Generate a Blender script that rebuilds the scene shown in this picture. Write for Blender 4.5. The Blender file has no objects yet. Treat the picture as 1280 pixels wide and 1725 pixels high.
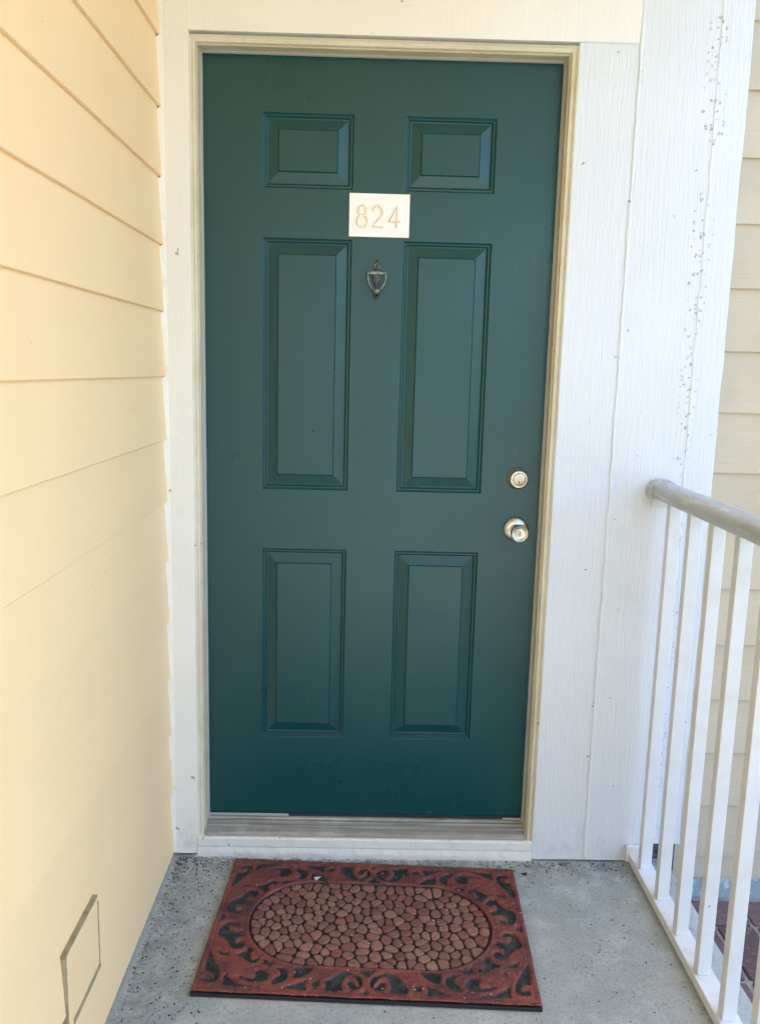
import bpy, bmesh, math, random
import numpy as np
from mathutils import Vector, Matrix
from mathutils import noise as mnoise

sc = bpy.context.scene
C = sc.collection
random.seed(7)

# ---------------------------------------------------------------- camera
def cam_axes(pitch, yaw, roll):
    pt, yw, rl = map(math.radians, (pitch, yaw, roll))
    fw = Vector((math.sin(yw)*math.cos(pt), math.cos(yw)*math.cos(pt), math.sin(pt)))
    rt = fw.cross(Vector((0, 0, 1))).normalized(); up = rt.cross(fw)
    r2 = rt*math.cos(rl)+up*math.sin(rl); u2 = -rt*math.sin(rl)+up*math.cos(rl)
    return r2, u2, fw
cd = bpy.data.cameras.new('camera'); cam = bpy.data.objects.new('camera', cd); C.objects.link(cam)
r_, u_, f_ = cam_axes(-9.6226, 0.9355, 1.4286)
m = Matrix((r_, u_, -f_)).transposed().to_4x4(); m.translation = Vector((0.4297, -2.2404, 1.3587))
cam.matrix_world = m
cd.sensor_fit = 'VERTICAL'; cd.sensor_height = 24; cd.lens = 1415.1/1725*24
cd.clip_start = 0.02; cd.clip_end = 600
sc.camera = cam

# ---------------------------------------------------------------- light
SUN_EL, SUN_AZ = 52, 35            # azimuth from +Y towards +X
w = bpy.data.worlds.new('World'); sc.world = w; w.use_nodes = True
nt = w.node_tree; nt.nodes.clear()
sky = nt.nodes.new('ShaderNodeTexSky'); sky.sky_type = 'NISHITA'; sky.sun_disc = False
sky.sun_elevation = math.radians(SUN_EL); sky.sun_rotation = math.radians(SUN_AZ)
sky.air_density = 1.0; sky.dust_density = 3.0; sky.ozone_density = 1.0
hs = nt.nodes.new('ShaderNodeHueSaturation'); hs.inputs['Saturation'].default_value = 1.12
bg = nt.nodes.new('ShaderNodeBackground'); bg.inputs['Strength'].default_value = 0.15
wo = nt.nodes.new('ShaderNodeOutputWorld')
nt.links.new(sky.outputs[0], hs.inputs['Color']); nt.links.new(hs.outputs[0], bg.inputs['Color']); nt.links.new(bg.outputs[0], wo.inputs[0])
sd = bpy.data.lights.new('sun', 'SUN'); sd.energy = 3.0; sd.angle = math.radians(0.5); sd.color = (1.0, 0.95, 0.87)
so = bpy.data.objects.new('sun', sd); C.objects.link(so)
dirv = Vector((math.sin(math.radians(SUN_AZ))*math.cos(math.radians(SUN_EL)), math.cos(math.radians(SUN_AZ))*math.cos(math.radians(SUN_EL)), math.sin(math.radians(SUN_EL))))
so.rotation_euler = dirv.to_track_quat('Z', 'Y').to_euler(); so.location = dirv*20
sc.view_settings.view_transform = 'Standard'; sc.view_settings.look = 'None'
sc.view_settings.gamma = 1.0; sc.view_settings.use_curve_mapping = False
sc.view_settings.exposure = 2.68

# ---------------------------------------------------------------- material helpers
class NB:
    def __init__(s, name):
        s.m = bpy.data.materials.new(name); s.m.use_nodes = True; s.t = s.m.node_tree; s.t.nodes.clear()
        s.out = s.n('ShaderNodeOutputMaterial'); s.b = s.n('ShaderNodeBsdfPrincipled')
        s.l(s.b.outputs[0], s.out.inputs[0])
        s.geo = s.n('ShaderNodeNewGeometry'); s.pos = s.geo.outputs['Position']
    def n(s, t, **k):
        x = s.t.nodes.new(t)
        for a, v in k.items(): setattr(x, a, v)
        return x
    def l(s, a, b): s.t.links.new(a, b)
    def set(s, sock, v):
        if hasattr(v, 'is_output'): s.l(v, sock)
        else: sock.default_value = v
    def math(s, op, a, b=0.0, c=None, clamp=False):
        x = s.n('ShaderNodeMath', operation=op); x.use_clamp = clamp
        s.set(x.inputs[0], a); s.set(x.inputs[1], b)
        if c is not None: s.set(x.inputs[2], c)
        return x.outputs[0]
    def mapped(s, scale, off=(0, 0, 0), src=None):
        x = s.n('ShaderNodeMapping'); s.l(src or s.pos, x.inputs['Vector'])
        x.inputs['Scale'].default_value = scale; x.inputs['Location'].default_value = off
        return x.outputs[0]
    def noise(s, scale=5, detail=4, rough=.55, vec=None, dist=0):
        x = s.n('ShaderNodeTexNoise'); s.l(vec or s.pos, x.inputs['Vector'])
        x.inputs['Scale'].default_value = scale; x.inputs['Detail'].default_value = detail
        x.inputs['Roughness'].default_value = rough; x.inputs['Distortion'].default_value = dist
        return x.outputs['Fac']
    def ramp(s, f, lo, hi, a=0.0, b=1.0):
        x = s.n('ShaderNodeMapRange'); x.interpolation_type = 'SMOOTHSTEP'; s.set(x.inputs['Value'], f)
        for i, v in zip(('From Min', 'From Max', 'To Min', 'To Max'), (lo, hi, a, b)): x.inputs[i].default_value = v
        return x.outputs['Result']
    def mix(s, f, a, b):
        x = s.n('ShaderNodeMix', data_type='RGBA'); s.set(x.inputs['Factor'], f)
        for i, v in ((6, a), (7, b)):
            if hasattr(v, 'is_output'): s.l(v, x.inputs[i])
            else: x.inputs[i].default_value = (*v, 1)
        return x.outputs[2]
    def vor(s, scale, vec=None, feat='F1', rnd=1.0):
        x = s.n('ShaderNodeTexVoronoi', feature=feat); s.l(vec or s.pos, x.inputs['Vector']); x.inputs['Scale'].default_value = scale
        x.inputs['Randomness'].default_value = rnd
        return x
    def specks(s, scale, keep, size=.25, vec=None):
        """small irregular spots: a share `keep` of the cells carries one"""
        wv = s.n('ShaderNodeTexNoise'); s.l(vec or s.pos, wv.inputs['Vector']); wv.inputs['Scale'].default_value = scale*1.7
        v2 = s.n('ShaderNodeVectorMath', operation='MULTIPLY_ADD'); s.l(wv.outputs['Color'], v2.inputs[0])
        v2.inputs[1].default_value = (.9/scale,)*3; s.l(vec or s.pos, v2.inputs[2])
        v = s.vor(scale, v2.outputs[0])
        sep = s.n('ShaderNodeSeparateColor'); s.l(v.outputs['Color'], sep.inputs[0])
        gate = s.math('LESS_THAN', sep.outputs[0], keep)
        sz = s.math('MULTIPLY', s.math('POWER', sep.outputs[1], 1.6), size)
        sz = s.math('MULTIPLY', sz, s.ramp(s.noise(scale*4.5, 3, .7, vec), .34, .60, .15, 1.5))
        d = s.math('LESS_THAN', v.outputs['Distance'], sz)
        return s.math('MULTIPLY', gate, d)
    def xyz(s):
        x = s.n('ShaderNodeSeparateXYZ'); s.l(s.pos, x.inputs[0]); return x.outputs
    def band(s, coord, centre, half):
        return s.ramp(s.math('ABSOLUTE', s.math('SUBTRACT', coord, centre)), 0, half, 1, 0)
    def bump(s, h, strength=.3, dist=.002, prev=None):
        x = s.n('ShaderNodeBump'); s.l(h, x.inputs['Height']); x.inputs['Strength'].default_value = strength
        x.inputs['Distance'].default_value = dist
        if prev: s.l(prev, x.inputs['Normal'])
        return x.outputs[0]
    def done(s, col, rough, normal=None, metal=0, spec=None):
        if hasattr(col, 'is_output'): s.l(col, s.b.inputs['Base Color'])
        else: s.b.inputs['Base Color'].default_value = (*col, 1)
        s.set(s.b.inputs['Roughness'], rough); s.b.inputs['Metallic'].default_value = metal
        if spec is not None: s.b.inputs['Specular IOR Level'].default_value = spec
        if normal: s.l(normal, s.b.inputs['Normal'])
        return s.m

def white_board(name, base=(.70, .725, .755), grain=1.0, dirt=1.0, cream=0):
    n = NB(name)
    g = n.noise(1, 5, .6, n.mapped((230, 230, 17)), 1.1)
    g2 = n.noise(1, 3, .5, n.mapped((90, 90, 6)), 1.2)
    tone = n.noise(2.3, 3)
    col = n.mix(n.ramp(tone, .3, .7), base, tuple(c*k for c, k in zip(base, (.955, .955, .945))))
    col = n.mix(n.math('MULTIPLY', n.ramp(g, .62, .8), .12*grain), col, (.55, .56, .56))
    x, y, z = n.xyz()
    wob = n.math('MULTIPLY_ADD', n.noise(6, 3), .03, -.015)
    xw = n.math('ADD', x, wob)
    # dirt gathers along the seams
    seam = n.math('MAXIMUM', n.math('MULTIPLY', n.band(xw, 1.252, .045), n.ramp(z, 1.2, 2.05, .42, 1.0)), n.math('MULTIPLY', n.band(xw, 1.072, .03), .22))
    seam = n.math('MAXIMUM', seam, n.math('MULTIPLY', n.band(xw, -.086, .03), .22))
    patch = n.ramp(n.noise(3.5, 2), .34, .5)
    s1 = n.math('MULTIPLY', n.specks(95, .48, .52), n.math('MULTIPLY', seam, patch))
    s2 = n.specks(42, .05*dirt, .17)
    s3 = n.math('MULTIPLY', n.specks(170, .10*dirt, .3), n.ramp(n.noise(5, 2), .5, .75))
    low = n.math('MULTIPLY', n.ramp(z, .22, .0), n.ramp(n.noise(28, 4, .7), .48, .7))
    sp = n.math('MAXIMUM', n.ramp(s1, .15, .4), n.math('MAXIMUM', s2, n.math('MULTIPLY', s3, .55)))
    col = n.mix(n.math('MULTIPLY', low, .3), col, (.42, .40, .36))
    col = n.mix(n.math('MULTIPLY', sp, .72), col, (.12, .10, .085))
    nm = n.bump(g, .55*grain, .0022); nm = n.bump(g2, .5*grain, .0026, nm); nm = n.bump(n.noise(13, 3), .25, .004, nm)
    return n.done(col, .5, nm)
M = {}
M['white'] = white_board('white_textured_paint', grain=1.25)
M['white_trim'] = white_board('white_trim_paint', base=(.82, .80, .755), grain=.45, dirt=1.4)

M['sill'] = white_board('dirty_white_sill_paint', base=(.74, .735, .70), grain=.3, dirt=4.5)

def cream_paint(name, base, dirty=1.0):
    n = NB(name)
    t = n.noise(9, 4, .6); col = n.mix(n.ramp(t, .35, .7), base, tuple(c*k for c, k in zip(base, (.88, .86, .80))))
    gr = n.math('MULTIPLY', n.ramp(n.noise(1, 4, .65, n.mapped((60, 60, 14))), .55, .8), .5*dirty)
    col = n.mix(gr, col, tuple(c*.55 for c in base))
    col = n.mix(n.math('MULTIPLY', n.specks(75, .10*dirty, .22), .8), col, (.10, .08, .05))
    return n.done(col, .45, n.bump(n.noise(60, 4), .15, .002))
M['jamb'] = cream_paint('cream_jamb_paint', (.58, .52, .39), .9)
M['mould'] = cream_paint('cream_moulding_paint', (.68, .63, .50), .8)
n = NB('grey_weatherstrip'); M['weather'] = n.done((.36, .38, .37), .6, n.bump(n.noise(200), .2, .001))

def siding(name, base, low, hgrain=.5):
    n = NB(name)
    oi = n.n('ShaderNodeObjectInfo')
    v = n.n('ShaderNodeVectorMath', operation='ADD'); n.l(n.pos, v.inputs[0])
    c3 = n.n('ShaderNodeCombineXYZ'); n.l(n.math('MULTIPLY', oi.outputs['Random'], 13.), c3.inputs[0]); n.l(c3.outputs[0], v.inputs[1])
    g = n.noise(1, 5, .6, n.mapped((7, 7, 190), src=v.outputs[0]), .5)
    g2 = n.noise(1, 3, .5, n.mapped((2, 2, 34), src=v.outputs[0]), 1.)
    t = n.noise(2.2, 4, .6, v.outputs[0])
    col = n.mix(n.ramp(t, .3, .72), base, low)
    col = n.mix(n.math('MULTIPLY', n.math('SUBTRACT', oi.outputs['Random'], .5), .12), col, (.5, .42, .3))
    col = n.mix(n.math('MULTIPLY', n.specks(22, .09, .085), .8), col, (.16, .10, .05))
    col = n.mix(n.math('MULTIPLY', n.math('MULTIPLY', n.specks(110, .10, .28), n.ramp(n.noise(4.5, 2), .55, .7)), .6), col, (.25, .17, .08))
    col = n.mix(n.math('MULTIPLY', n.ramp(g, .6, .8), .10*hgrain), col, tuple(c*.6 for c in base))
    nm = n.bump(g, .22*hgrain, .0015); nm = n.bump(g2, .3*hgrain, .002, nm); nm = n.bump(n.noise(14, 3), .12, .004, nm)
    return n.done(col, .55, nm)
M['siding_yellow'] = siding('yellow_siding_paint', (.90, .66, .38), (.88, .64, .36), .9)
M['siding_cream'] = siding('weathered_cream_siding', (.58, .48, .345), (.50, .415, .295), 2.4)
n = NB('yellow_wall_backing'); M['backing'] = n.done((.42, .33, .18), .7, n.bump(n.noise(60), .3, .002))
n = NB('tan_gap_paint'); M['tan'] = n.done(n.mix(n.ramp(n.noise(40), .4, .6), (.36, .29, .19), (.27, .21, .13)), .8, n.bump(n.noise(120), .4, .002))

# door paint: deep teal green, satin
n = NB('green_door_paint')
dv = n.mapped((1, 1, 1), (.37, 3.31, .19))
t = n.noise(1.7, 3, vec=dv)
col = n.mix(n.ramp(t, .2, .8), (.0010, .056, .058), (.0008, .050, .053))
M['door'] = n.done(col, n.ramp(n.noise(5, 4, vec=dv), .2, .8, .26, .37), n.bump(n.noise(9, 2, vec=dv), .12, .004, n.bump(n.noise(240, 2, vec=dv), .16, .001)), spec=.5)
n = NB('door_edge_paint'); M['door_dark'] = n.done((.01, .02, .025), .6)

def metal(name, col, rough, bumps=.1, tint=None):
    n = NB(name); t = n.noise(90, 4)
    c = n.mix(n.ramp(t, .35, .65), col, tint or tuple(k*.8 for k in col))
    return n.done(c, n.ramp(n.noise(40), .3, .7, rough*.8, rough*1.3), n.bump(n.noise(260), bumps, .001), metal=1)
M['nickel'] = metal('satin_nickel', (.62, .58, .50), .28)
M['nickel_dark'] = metal('tarnished_nickel', (.46, .42, .38), .55)
M['brass'] = metal('pale_brass', (.62, .48, .34), .36)
M['pewter'] = metal('dull_pewter', (.26, .30, .28), .45, .5, (.12, .15, .14))
M['pewter_dark'] = metal('blackened_pewter', (.07, .075, .08), .5, .8, (.14, .15, .15))
n = NB('weathered_aluminium_sill')
g = n.noise(1, 4, .6, n.mapped((5, 160, 160)))
c = n.mix(n.ramp(g, .35, .7), (.36, .35, .32), (.22, .205, .18))
c = n.mix(n.ramp(n.noise(9, 4, .7), .45, .7), c, (.42, .41, .38))
c = n.mix(n.math('MULTIPLY', n.specks(90, .2, .25), .6), c, (.07, .06, .05))
M['alu'] = n.done(c, .5, n.bump(g, .2, .001), metal=.25)
n = NB('black_keyway'); M['black'] = n.done((.012, .011, .010), .6)
n = NB('white_number_plate'); M['plate'] = n.done(n.mix(n.ramp(n.noise(14, 3), .4, .7), (.87, .85, .84), (.85, .83, .80)), .35)
n = NB('faded_gold_digit'); M['digit'] = n.done(n.mix(n.ramp(n.noise(70, 2), .4, .65), (.82, .69, .48), (.86, .79, .66)), .4)

# concrete
n = NB('painted_grey_concrete')
x, y, z = n.xyz()
a = n.noise(2.1, 5, .6); b = n.noise(11, 6, .7); d = n.noise(130, 6, .75)
col = n.mix(n.ramp(a, .35, .65), (.33, .385, .39), (.44, .455, .425))
col = n.mix(n.ramp(b, .42, .75), col, (.52, .55, .53))
col = n.mix(n.math('MULTIPLY', n.ramp(d, .48, .68), .6), col, (.19, .21, .205))
# damp grime along the walls
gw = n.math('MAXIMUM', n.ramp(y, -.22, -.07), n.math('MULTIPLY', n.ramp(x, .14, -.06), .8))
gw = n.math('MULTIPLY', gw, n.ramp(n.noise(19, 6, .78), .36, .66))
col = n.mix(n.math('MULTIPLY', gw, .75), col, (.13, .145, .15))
edge = n.math('MULTIPLY', n.ramp(x, -.067, -.077), n.ramp(n.noise(22, 3), .3, .5))
col = n.mix(n.math('MULTIPLY', edge, .7), col, (.46, .50, .50))
sp = n.math('MAXIMUM', n.specks(60, .10, .17), n.specks(150, .10, .30))
sp = n.math('MAXIMUM', sp, n.math('MULTIPLY', n.specks(120, .5, .38), n.ramp(n.noise(5, 3), .52, .68)))
col = n.mix(n.math('MULTIPLY', sp, .8), col, (.045, .045, .04))
nm = n.bump(d, .9, .004); nm = n.bump(n.noise(1, 4, .6, n.mapped((30, 22, 30)), .8), .35, .006, nm)
M['concrete'] = n.done(col, .82, nm)

# paving
n = NB('purple_brown_brick'); oi = n.n('ShaderNodeObjectInfo')
c = n.mix(oi.outputs['Random'], (.105, .055, .058), (.17, .105, .10))
c = n.mix(n.ramp(n.noise(70, 5, .7), .45, .75), c, (.22, .17, .16))
M['brick'] = n.done(c, .85, n.bump(n.noise(120, 5, .7), .8, .003))
n = NB('pale_sand_joint'); M['joint'] = n.done(n.mix(n.ramp(n.noise(90, 4), .4, .7), (.40, .37, .33), (.24, .21, .19)), .95, n.bump(n.noise(200), .8, .003))
n = NB('painted_foundation'); c = n.mix(n.ramp(n.noise(26, 4, .7), .5, .6), (.30, .37, .385), (.55, .58, .57))
M['foundation'] = n.done(c, .8, n.bump(n.noise(80), .6, .003))
n = NB('grass_ground'); c = n.mix(n.ramp(n.noise(3, 5), .35, .7), (.17, .18, .13), (.26, .26, .21))
M['ground'] = n.done(c, .95, n.bump(n.noise(60, 4), .6, .02))
n = NB('porch_ceiling_paint'); M['ceiling'] = n.done(n.mix(n.ramp(n.noise(4, 3), .3, .7), (.80, .58, .27), (.76, .55, .25)), .6, n.bump(n.noise(50), .1, .002))

# railing
n = NB('white_rail_enamel'); t = n.noise(14, 4)
c = n.mix(n.ramp(t, .4, .75), (.69, .70, .715), (.64, .64, .62))
x, y, z = n.xyz()
c = n.mix(n.math('MULTIPLY', n.math('MULTIPLY', n.ramp(z, .055, .02), n.ramp(n.noise(24, 3), .5, .7)), .35), c, (.50, .38, .22))
c = n.mix(n.math('MULTIPLY', n.specks(60, .06, .15), .7), c, (.15, .13, .10))
M['rail'] = n.done(c, .38, n.bump(n.noise(50, 3), .12, .002))
n = NB('worn_grey_handrail'); t = n.noise(1, 5, .65, n.mapped((60, 5, 60)), 1.0)
c = n.mix(n.ramp(t, .35, .7), (.42, .465, .47), (.35, .39, .395))
c = n.mix(n.math('MULTIPLY', n.ramp(n.noise(1, 5, .65, n.mapped((55, 9, 55))), .55, .62), .65), c, (.62, .61, .585))
c = n.mix(n.math('MULTIPLY', n.specks(60, .12, .2), .7), c, (.13, .13, .11))
M['handrail'] = n.done(c, .3, n.bump(t, .3, .002))
n = NB('rotten_gap_shade'); M['gap_shade'] = n.done(n.mix(n.ramp(n.noise(60, 4), .4, .6), (.02, .025, .03), (.09, .10, .10)), .95, n.bump(n.noise(90), 1, .004))  # near-black colour paints in the recess shade of the rotted gap

# mat
n = NB('terracotta_rubber'); x, y, z = n.xyz()
t = n.noise(8, 5, .7); c = n.mix(n.ramp(t, .38, .62), (.21, .052, .038), (.105, .029, .031))
c = n.mix(n.math('MULTIPLY', n.ramp(n.noise(17, 5, .7), .53, .72), .7), c, (.25, .095, .05))
c = n.mix(n.math('MULTIPLY', n.ramp(n.noise(90, 5, .75), .56, .72), .6), c, (.38, .17, .14))
c = n.mix(n.math('MULTIPLY', n.ramp(n.noise(40, 6, .8), .54, .64), .85), c, (.05, .020, .018))
c = n.mix(n.math('MULTIPLY', n.specks(110, .07, .2), .7), c, (.55, .45, .38))
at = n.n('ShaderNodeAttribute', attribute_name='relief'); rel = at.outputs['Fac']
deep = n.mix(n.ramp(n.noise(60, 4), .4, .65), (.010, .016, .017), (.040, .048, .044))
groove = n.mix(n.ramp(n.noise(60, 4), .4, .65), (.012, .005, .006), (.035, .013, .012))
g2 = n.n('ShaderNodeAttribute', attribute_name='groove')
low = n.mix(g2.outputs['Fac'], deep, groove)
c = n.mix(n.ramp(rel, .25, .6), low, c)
nm = n.bump(n.noise(140, 4, .7), .5, .002); nm = n.bump(n.noise(1, 3, .6, n.mapped((90, 35, 50)), 2.), .4, .003, nm)
M['mat'] = n.done(c, .62, nm)
n = NB('black_rubber_base'); M['rubber'] = n.done((.012, .012, .014), .7, n.bump(n.noise(90), .4, .002))
n = NB('pebble_rubber'); oi = n.n('ShaderNodeObjectInfo'); r = oi.outputs['Random']
c = n.mix(r, (.165, .070, .054), (.29, .150, .108))
r2 = n.math('FRACT', n.math('MULTIPLY', r, 17.3))
c = n.mix(n.ramp(r2, .60, 1.3), c, (.22, .062, .05))
r3 = n.math('FRACT', n.math('MULTIPLY', r, 41.7)); c = n.mix(n.ramp(r3, .85, 1.2), c, (.32, .23, .15))
c = n.mix(n.math('MULTIPLY', n.ramp(n.noise(80, 4, .7), .48, .68), .6), c, (.08, .034, .028))
c = n.mix(n.math('MULTIPLY', n.ramp(n.noise(190, 3, .7), .6, .75), .4), c, (.45, .32, .25))
M['pebble'] = n.done(c, .55, n.bump(n.noise(160, 4), .6, .002))
n = NB('dry_debris'); oi = n.n('ShaderNodeObjectInfo'); M['debris'] = n.done(n.mix(n.ramp(n.noise(70, 2), .4, .6), (.03, .025, .02), (.11, .08, .05)), .9)
n = NB('pale_scrap'); M['scrap'] = n.done((.72, .62, .58), .7)

# ---------------------------------------------------------------- object helpers
def thing(name, label, cat, loc=(0, 0, 0), group=None):
    o = bpy.data.objects.new(name, None); C.objects.link(o); o.location = loc
    o['label'] = label; o['category'] = cat
    if group: o['group'] = group
    return o
def mesh_obj(name, verts, faces, mat, parent=None, smooth=False, world=True):
    me = bpy.data.meshes.new(name)
    if parent is not None and world:
        o = parent; off = Vector((0, 0, 0))
        while o is not None: off = off+Vector(o.location); o = o.parent
        verts = [(v[0]-off[0], v[1]-off[1], v[2]-off[2]) for v in verts]
    me.from_pydata([tuple(v) for v in verts], [], faces); me.validate()
    me.materials.append(mat)
    if smooth:
        me.polygons.foreach_set('use_smooth', [True]*len(me.polygons))
    o = bpy.data.objects.new(name, me); C.objects.link(o)
    if parent is not None: o.parent = parent
    return o
class MB:
    def __init__(s): s.v = []; s.f = []
    def add(s, v, f):
        b = len(s.v); s.v += [tuple(q) for q in v]; s.f += [tuple(i+b for i in q) for q in f]
    def box(s, x0, x1, y0, y1, z0, z1, bev=0):
        if bev <= 0:
            s.add([(x0,y0,z0),(x1,y0,z0),(x1,y1,z0),(x0,y1,z0),(x0,y0,z1),(x1,y0,z1),(x1,y1,z1),(x0,y1,z1)],
                  [(0,3,2,1),(4,5,6,7),(0,1,5,4),(1,2,6,5),(2,3,7,6),(3,0,4,7)]); return
        bm = bmesh.new(); bmesh.ops.create_cube(bm, size=1)
        for v in bm.verts:
            v.co = Vector(((x0+x1)/2+v.co.x*(x1-x0), (y0+y1)/2+v.co.y*(y1-y0), (z0+z1)/2+v.co.z*(z1-z0)))
        bmesh.ops.bevel(bm, geom=bm.edges[:], offset=bev, segments=2, profile=.5, affect='EDGES')
        bm.verts.ensure_lookup_table(); bm.verts.index_update()
        s.add([v.co[:] for v in bm.verts], [[v.index for v in f.verts] for f in bm.faces]); bm.free()
    def lathe(s, prof, c, axis='y', n=32, sx=1, sz=1):
        """prof: list of (r, h); axis points along -y (out of the door) or z"""
        vs = []; fs = []
        for r, h in prof:
            for i in range(n):
                a = 2*math.pi*i/n
                if axis == 'y': vs.append((c[0]+r*math.cos(a)*sx, c[1]-h, c[2]+r*math.sin(a)*sz))
                else: vs.append((c[0]+r*math.cos(a)*sx, c[1]+r*math.sin(a)*sz, c[2]+h))
        k = len(prof)
        for j in range(k-1):
            for i in range(n):
                a, b = j*n+i, j*n+(i+1) % n
                fs.append((a, b, b+n, a+n))
        fs.append(tuple(range((k-1)*n, k*n))); fs.append(tuple(reversed(range(n))))
        s.add(vs, fs)
    def tube(s, pts, rad, n=10):
        pts = [Vector(p) for p in pts]; vs = []; fs = []
        for j, p in enumerate(pts):
            t = (pts[min(j+1, len(pts)-1)]-pts[max(j-1, 0)]).normalized()
            u = t.cross(Vector((0, 1, 0)))
            if u.length < .1: u = t.cross(Vector((0, 0, 1)))
            u.normalize(); w_ = t.cross(u); r = rad[j] if isinstance(rad, (list, tuple)) else rad
            for i in range(n):
                a = 2*math.pi*i/n; vs.append(p+u*r*math.cos(a)+w_*r*math.sin(a))
        for j in range(len(pts)-1):
            for i in range(n):
                a, b = j*n+i, j*n+(i+1) % n; fs.append((a, b, b+n, a+n))
        fs.append(tuple(reversed(range(n)))); fs.append(tuple(range((len(pts)-1)*n, len(pts)*n)))
        s.add(vs, fs)
    def obj(s, name, mat, parent=None, smooth=False):
        o = mesh_obj(name, s.v, s.f, mat, parent, smooth)
        bm = bmesh.new(); bm.from_mesh(o.data); bmesh.ops.recalc_face_normals(bm, faces=bm.faces); 
        if smooth:
            for e in bm.edges:
                if len(e.link_faces) == 2 and e.calc_face_angle(0) > math.radians(38): e.smooth = False
        bm.to_mesh(o.data); bm.free()
        return o
def box(name, b, mat, parent=None, bev=0): q = MB(); q.box(*b, bev=bev); return q.obj(name, mat, parent, False)

def nz(x, y=0, z=0): return mnoise.noise(Vector((x, y, z)))

def bead(name, p0, p1, out, side, width, height, mat, parent, amp=.5, step=.008, seed=0):
    """an irregular hand-run bead of caulk from p0 to p1; `side` across it, `out` away from the wall"""
    p0, p1, out, side = map(Vector, (p0, p1, out, side)); L = (p1-p0).length; k = max(2, int(L/step))
    vs = []; fs = []; prof = [(-1, 0), (-.6, .75), (0, 1), (.6, .75), (1, 0)]
    for j in range(k+1):
        t = j/k; s_ = t*L
        wv = width*(1+amp*(nz(s_*18, seed)+.6*nz(s_*70, seed+5)))
        hv = height*(1+amp*nz(s_*30, seed+9)); off = width*amp*.7*nz(s_*11, seed+20)
        for a, b in prof: vs.append(p0.lerp(p1, t)+side*(a*wv+off)+out*(b*hv-.0005))
    for j in range(k):
        for i in range(4):
            a = j*5+i; fs.append((a, a+1, a+6, a+5))
    return mesh_obj(name, vs, fs, mat, parent, True)

# ================================================================ SETTING
YF = -.0616; XL = -.089; YR = .004
g = MB(); g.box(-60, 60, -60, 60, -.6, -.175); o = g.obj('ground', M['ground']); o['kind'] = 'structure'

# porch slab with a softened, slightly uneven edge
def slab():
    xs = np.concatenate([np.linspace(XL-.02, 1.28, 90), [1.292, 1.301, 1.306, 1.308]])
    ys = np.linspace(-3.4, YF+.07, 150)
    vs = []; fs = []
    for yy in ys:
        for i, xx in enumerate(xs):
            zz = 0.0012*nz(xx*5, yy*5)-.0012+.0006*nz(xx*22, yy*22)
            xe = xx
            if i >= len(xs)-4:
                zz += (-.0, -.0012, -.004, -.010)[i-len(xs)+4]; xe += .0015*nz(yy*14, 3)
            vs.append((xe, yy, zz))
    nx = len(xs)
    for j in range(len(ys)-1):
        for i in range(nx-1):
            a = j*nx+i; fs.append((a, a+1, a+nx+1, a+nx))
    b = len(vs)
    for j in range(len(ys)): vs.append((vs[j*nx+nx-1][0], ys[j], -.2))
    for j in range(len(ys)-1): fs.append((j*nx+nx-1, b+j, b+j+1, (j+1)*nx+nx-1))
    c = len(vs)
    for i in range(nx): vs.append((xs[i], ys[-1], -.2))
    for i in range(nx-1): fs.append(((len(ys)-1)*nx+i, (len(ys)-1)*nx+i+1, c+i+1, c+i))
    o = mesh_obj('porch_floor', vs, fs, M['concrete'], None, True); o['kind'] = 'structure'
    return o
slab()
g = MB(); g.box(XL-.02, 1.308, -8, -3.4, -.2, -.002); o = g.obj('walkway', M['concrete']); o['kind'] = 'structure'

# brick paving to the right of the slab
g = MB(); g.box(1.30, 3.0, -2.2, .03, -.2, -.163); pav = g.obj('paving', M['joint']); pav['kind'] = 'structure'
def brick_mesh(lx, ly):
    q = MB(); q.box(-lx/2, lx/2, -ly/2, ly/2, -.02, .005, bev=.004)
    me = bpy.data.meshes.new('brick'); me.from_pydata(q.v, [], q.f); me.materials.append(M['brick']); return me
bl, bs = brick_mesh(.205, .108), brick_mesh(.100, .206)
def brick(me, x, y):
    o = bpy.data.objects.new('brick', me); C.objects.link(o); o.parent = pav
    o.location = (x+random.uniform(-.002, .002), y+random.uniform(-.002, .002), -.160+random.uniform(-.002, .002))
    o.rotation_euler = (random.uniform(-.008, .008), random.uniform(-.008, .008), random.uniform(-.012, .012))
for i in range(8): brick(bl, 1.435+i*.216, -.062)
for i in range(14):
    for j in range(9):
        if 1.374+i*.1145 < 2.98: brick(bs, 1.374+i*.1145+.107-.107, -.228-j*.2185)

# ================================================================ FRONT WALL
fwall = thing('front_wall', 'white wood grained panel wall around the green entry door', 'wall', (.5, 0, 0))
def board(name, x0, x1, z0, z1, yf, mat, parent, bev=.002, wav=.0008, dz=.02):
    """a board facing -y whose edges wander a little"""
    nz_ = max(2, int((z1-z0)/dz)); vs = []; fs = []
    for j in range(nz_+1):
        z = z0+(z1-z0)*j/nz_
        a = x0+wav*nz(z*9, x0*7); b = x1+wav*nz(z*9, x1*7+3)
        for (xx, yy) in ((a, yf+.03), (a, yf+bev), (a+bev*.4, yf+bev*.3), (a+bev, yf), (b-bev, yf), (b-bev*.4, yf+bev*.3), (b, yf+bev), (b, yf+.03)):
            vs.append((xx, yy, z))
    for j in range(nz_):
        for i in range(7):
            k = j*8+i; fs.append((k, k+1, k+9, k+8))
    fs.append(tuple(range(8))); fs.append(tuple(nz_*8+i for i in reversed(range(8))))
    q = MB(); q.add(vs, fs); return q.obj(name, mat, parent)
ZT = 2.148
board('trim_board', XL, -.0214, .006, 2.62, YF, M['white_trim'], fwall)
board('header_board', -.0213, 1.0673, ZT+.001, 2.62, YF+.0008, M['white_trim'], fwall, wav=.0004)
board('panel_board',   .918, 1.0673, .004, ZT+.0005, YF+.0015, M['white'], fwall)
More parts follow.
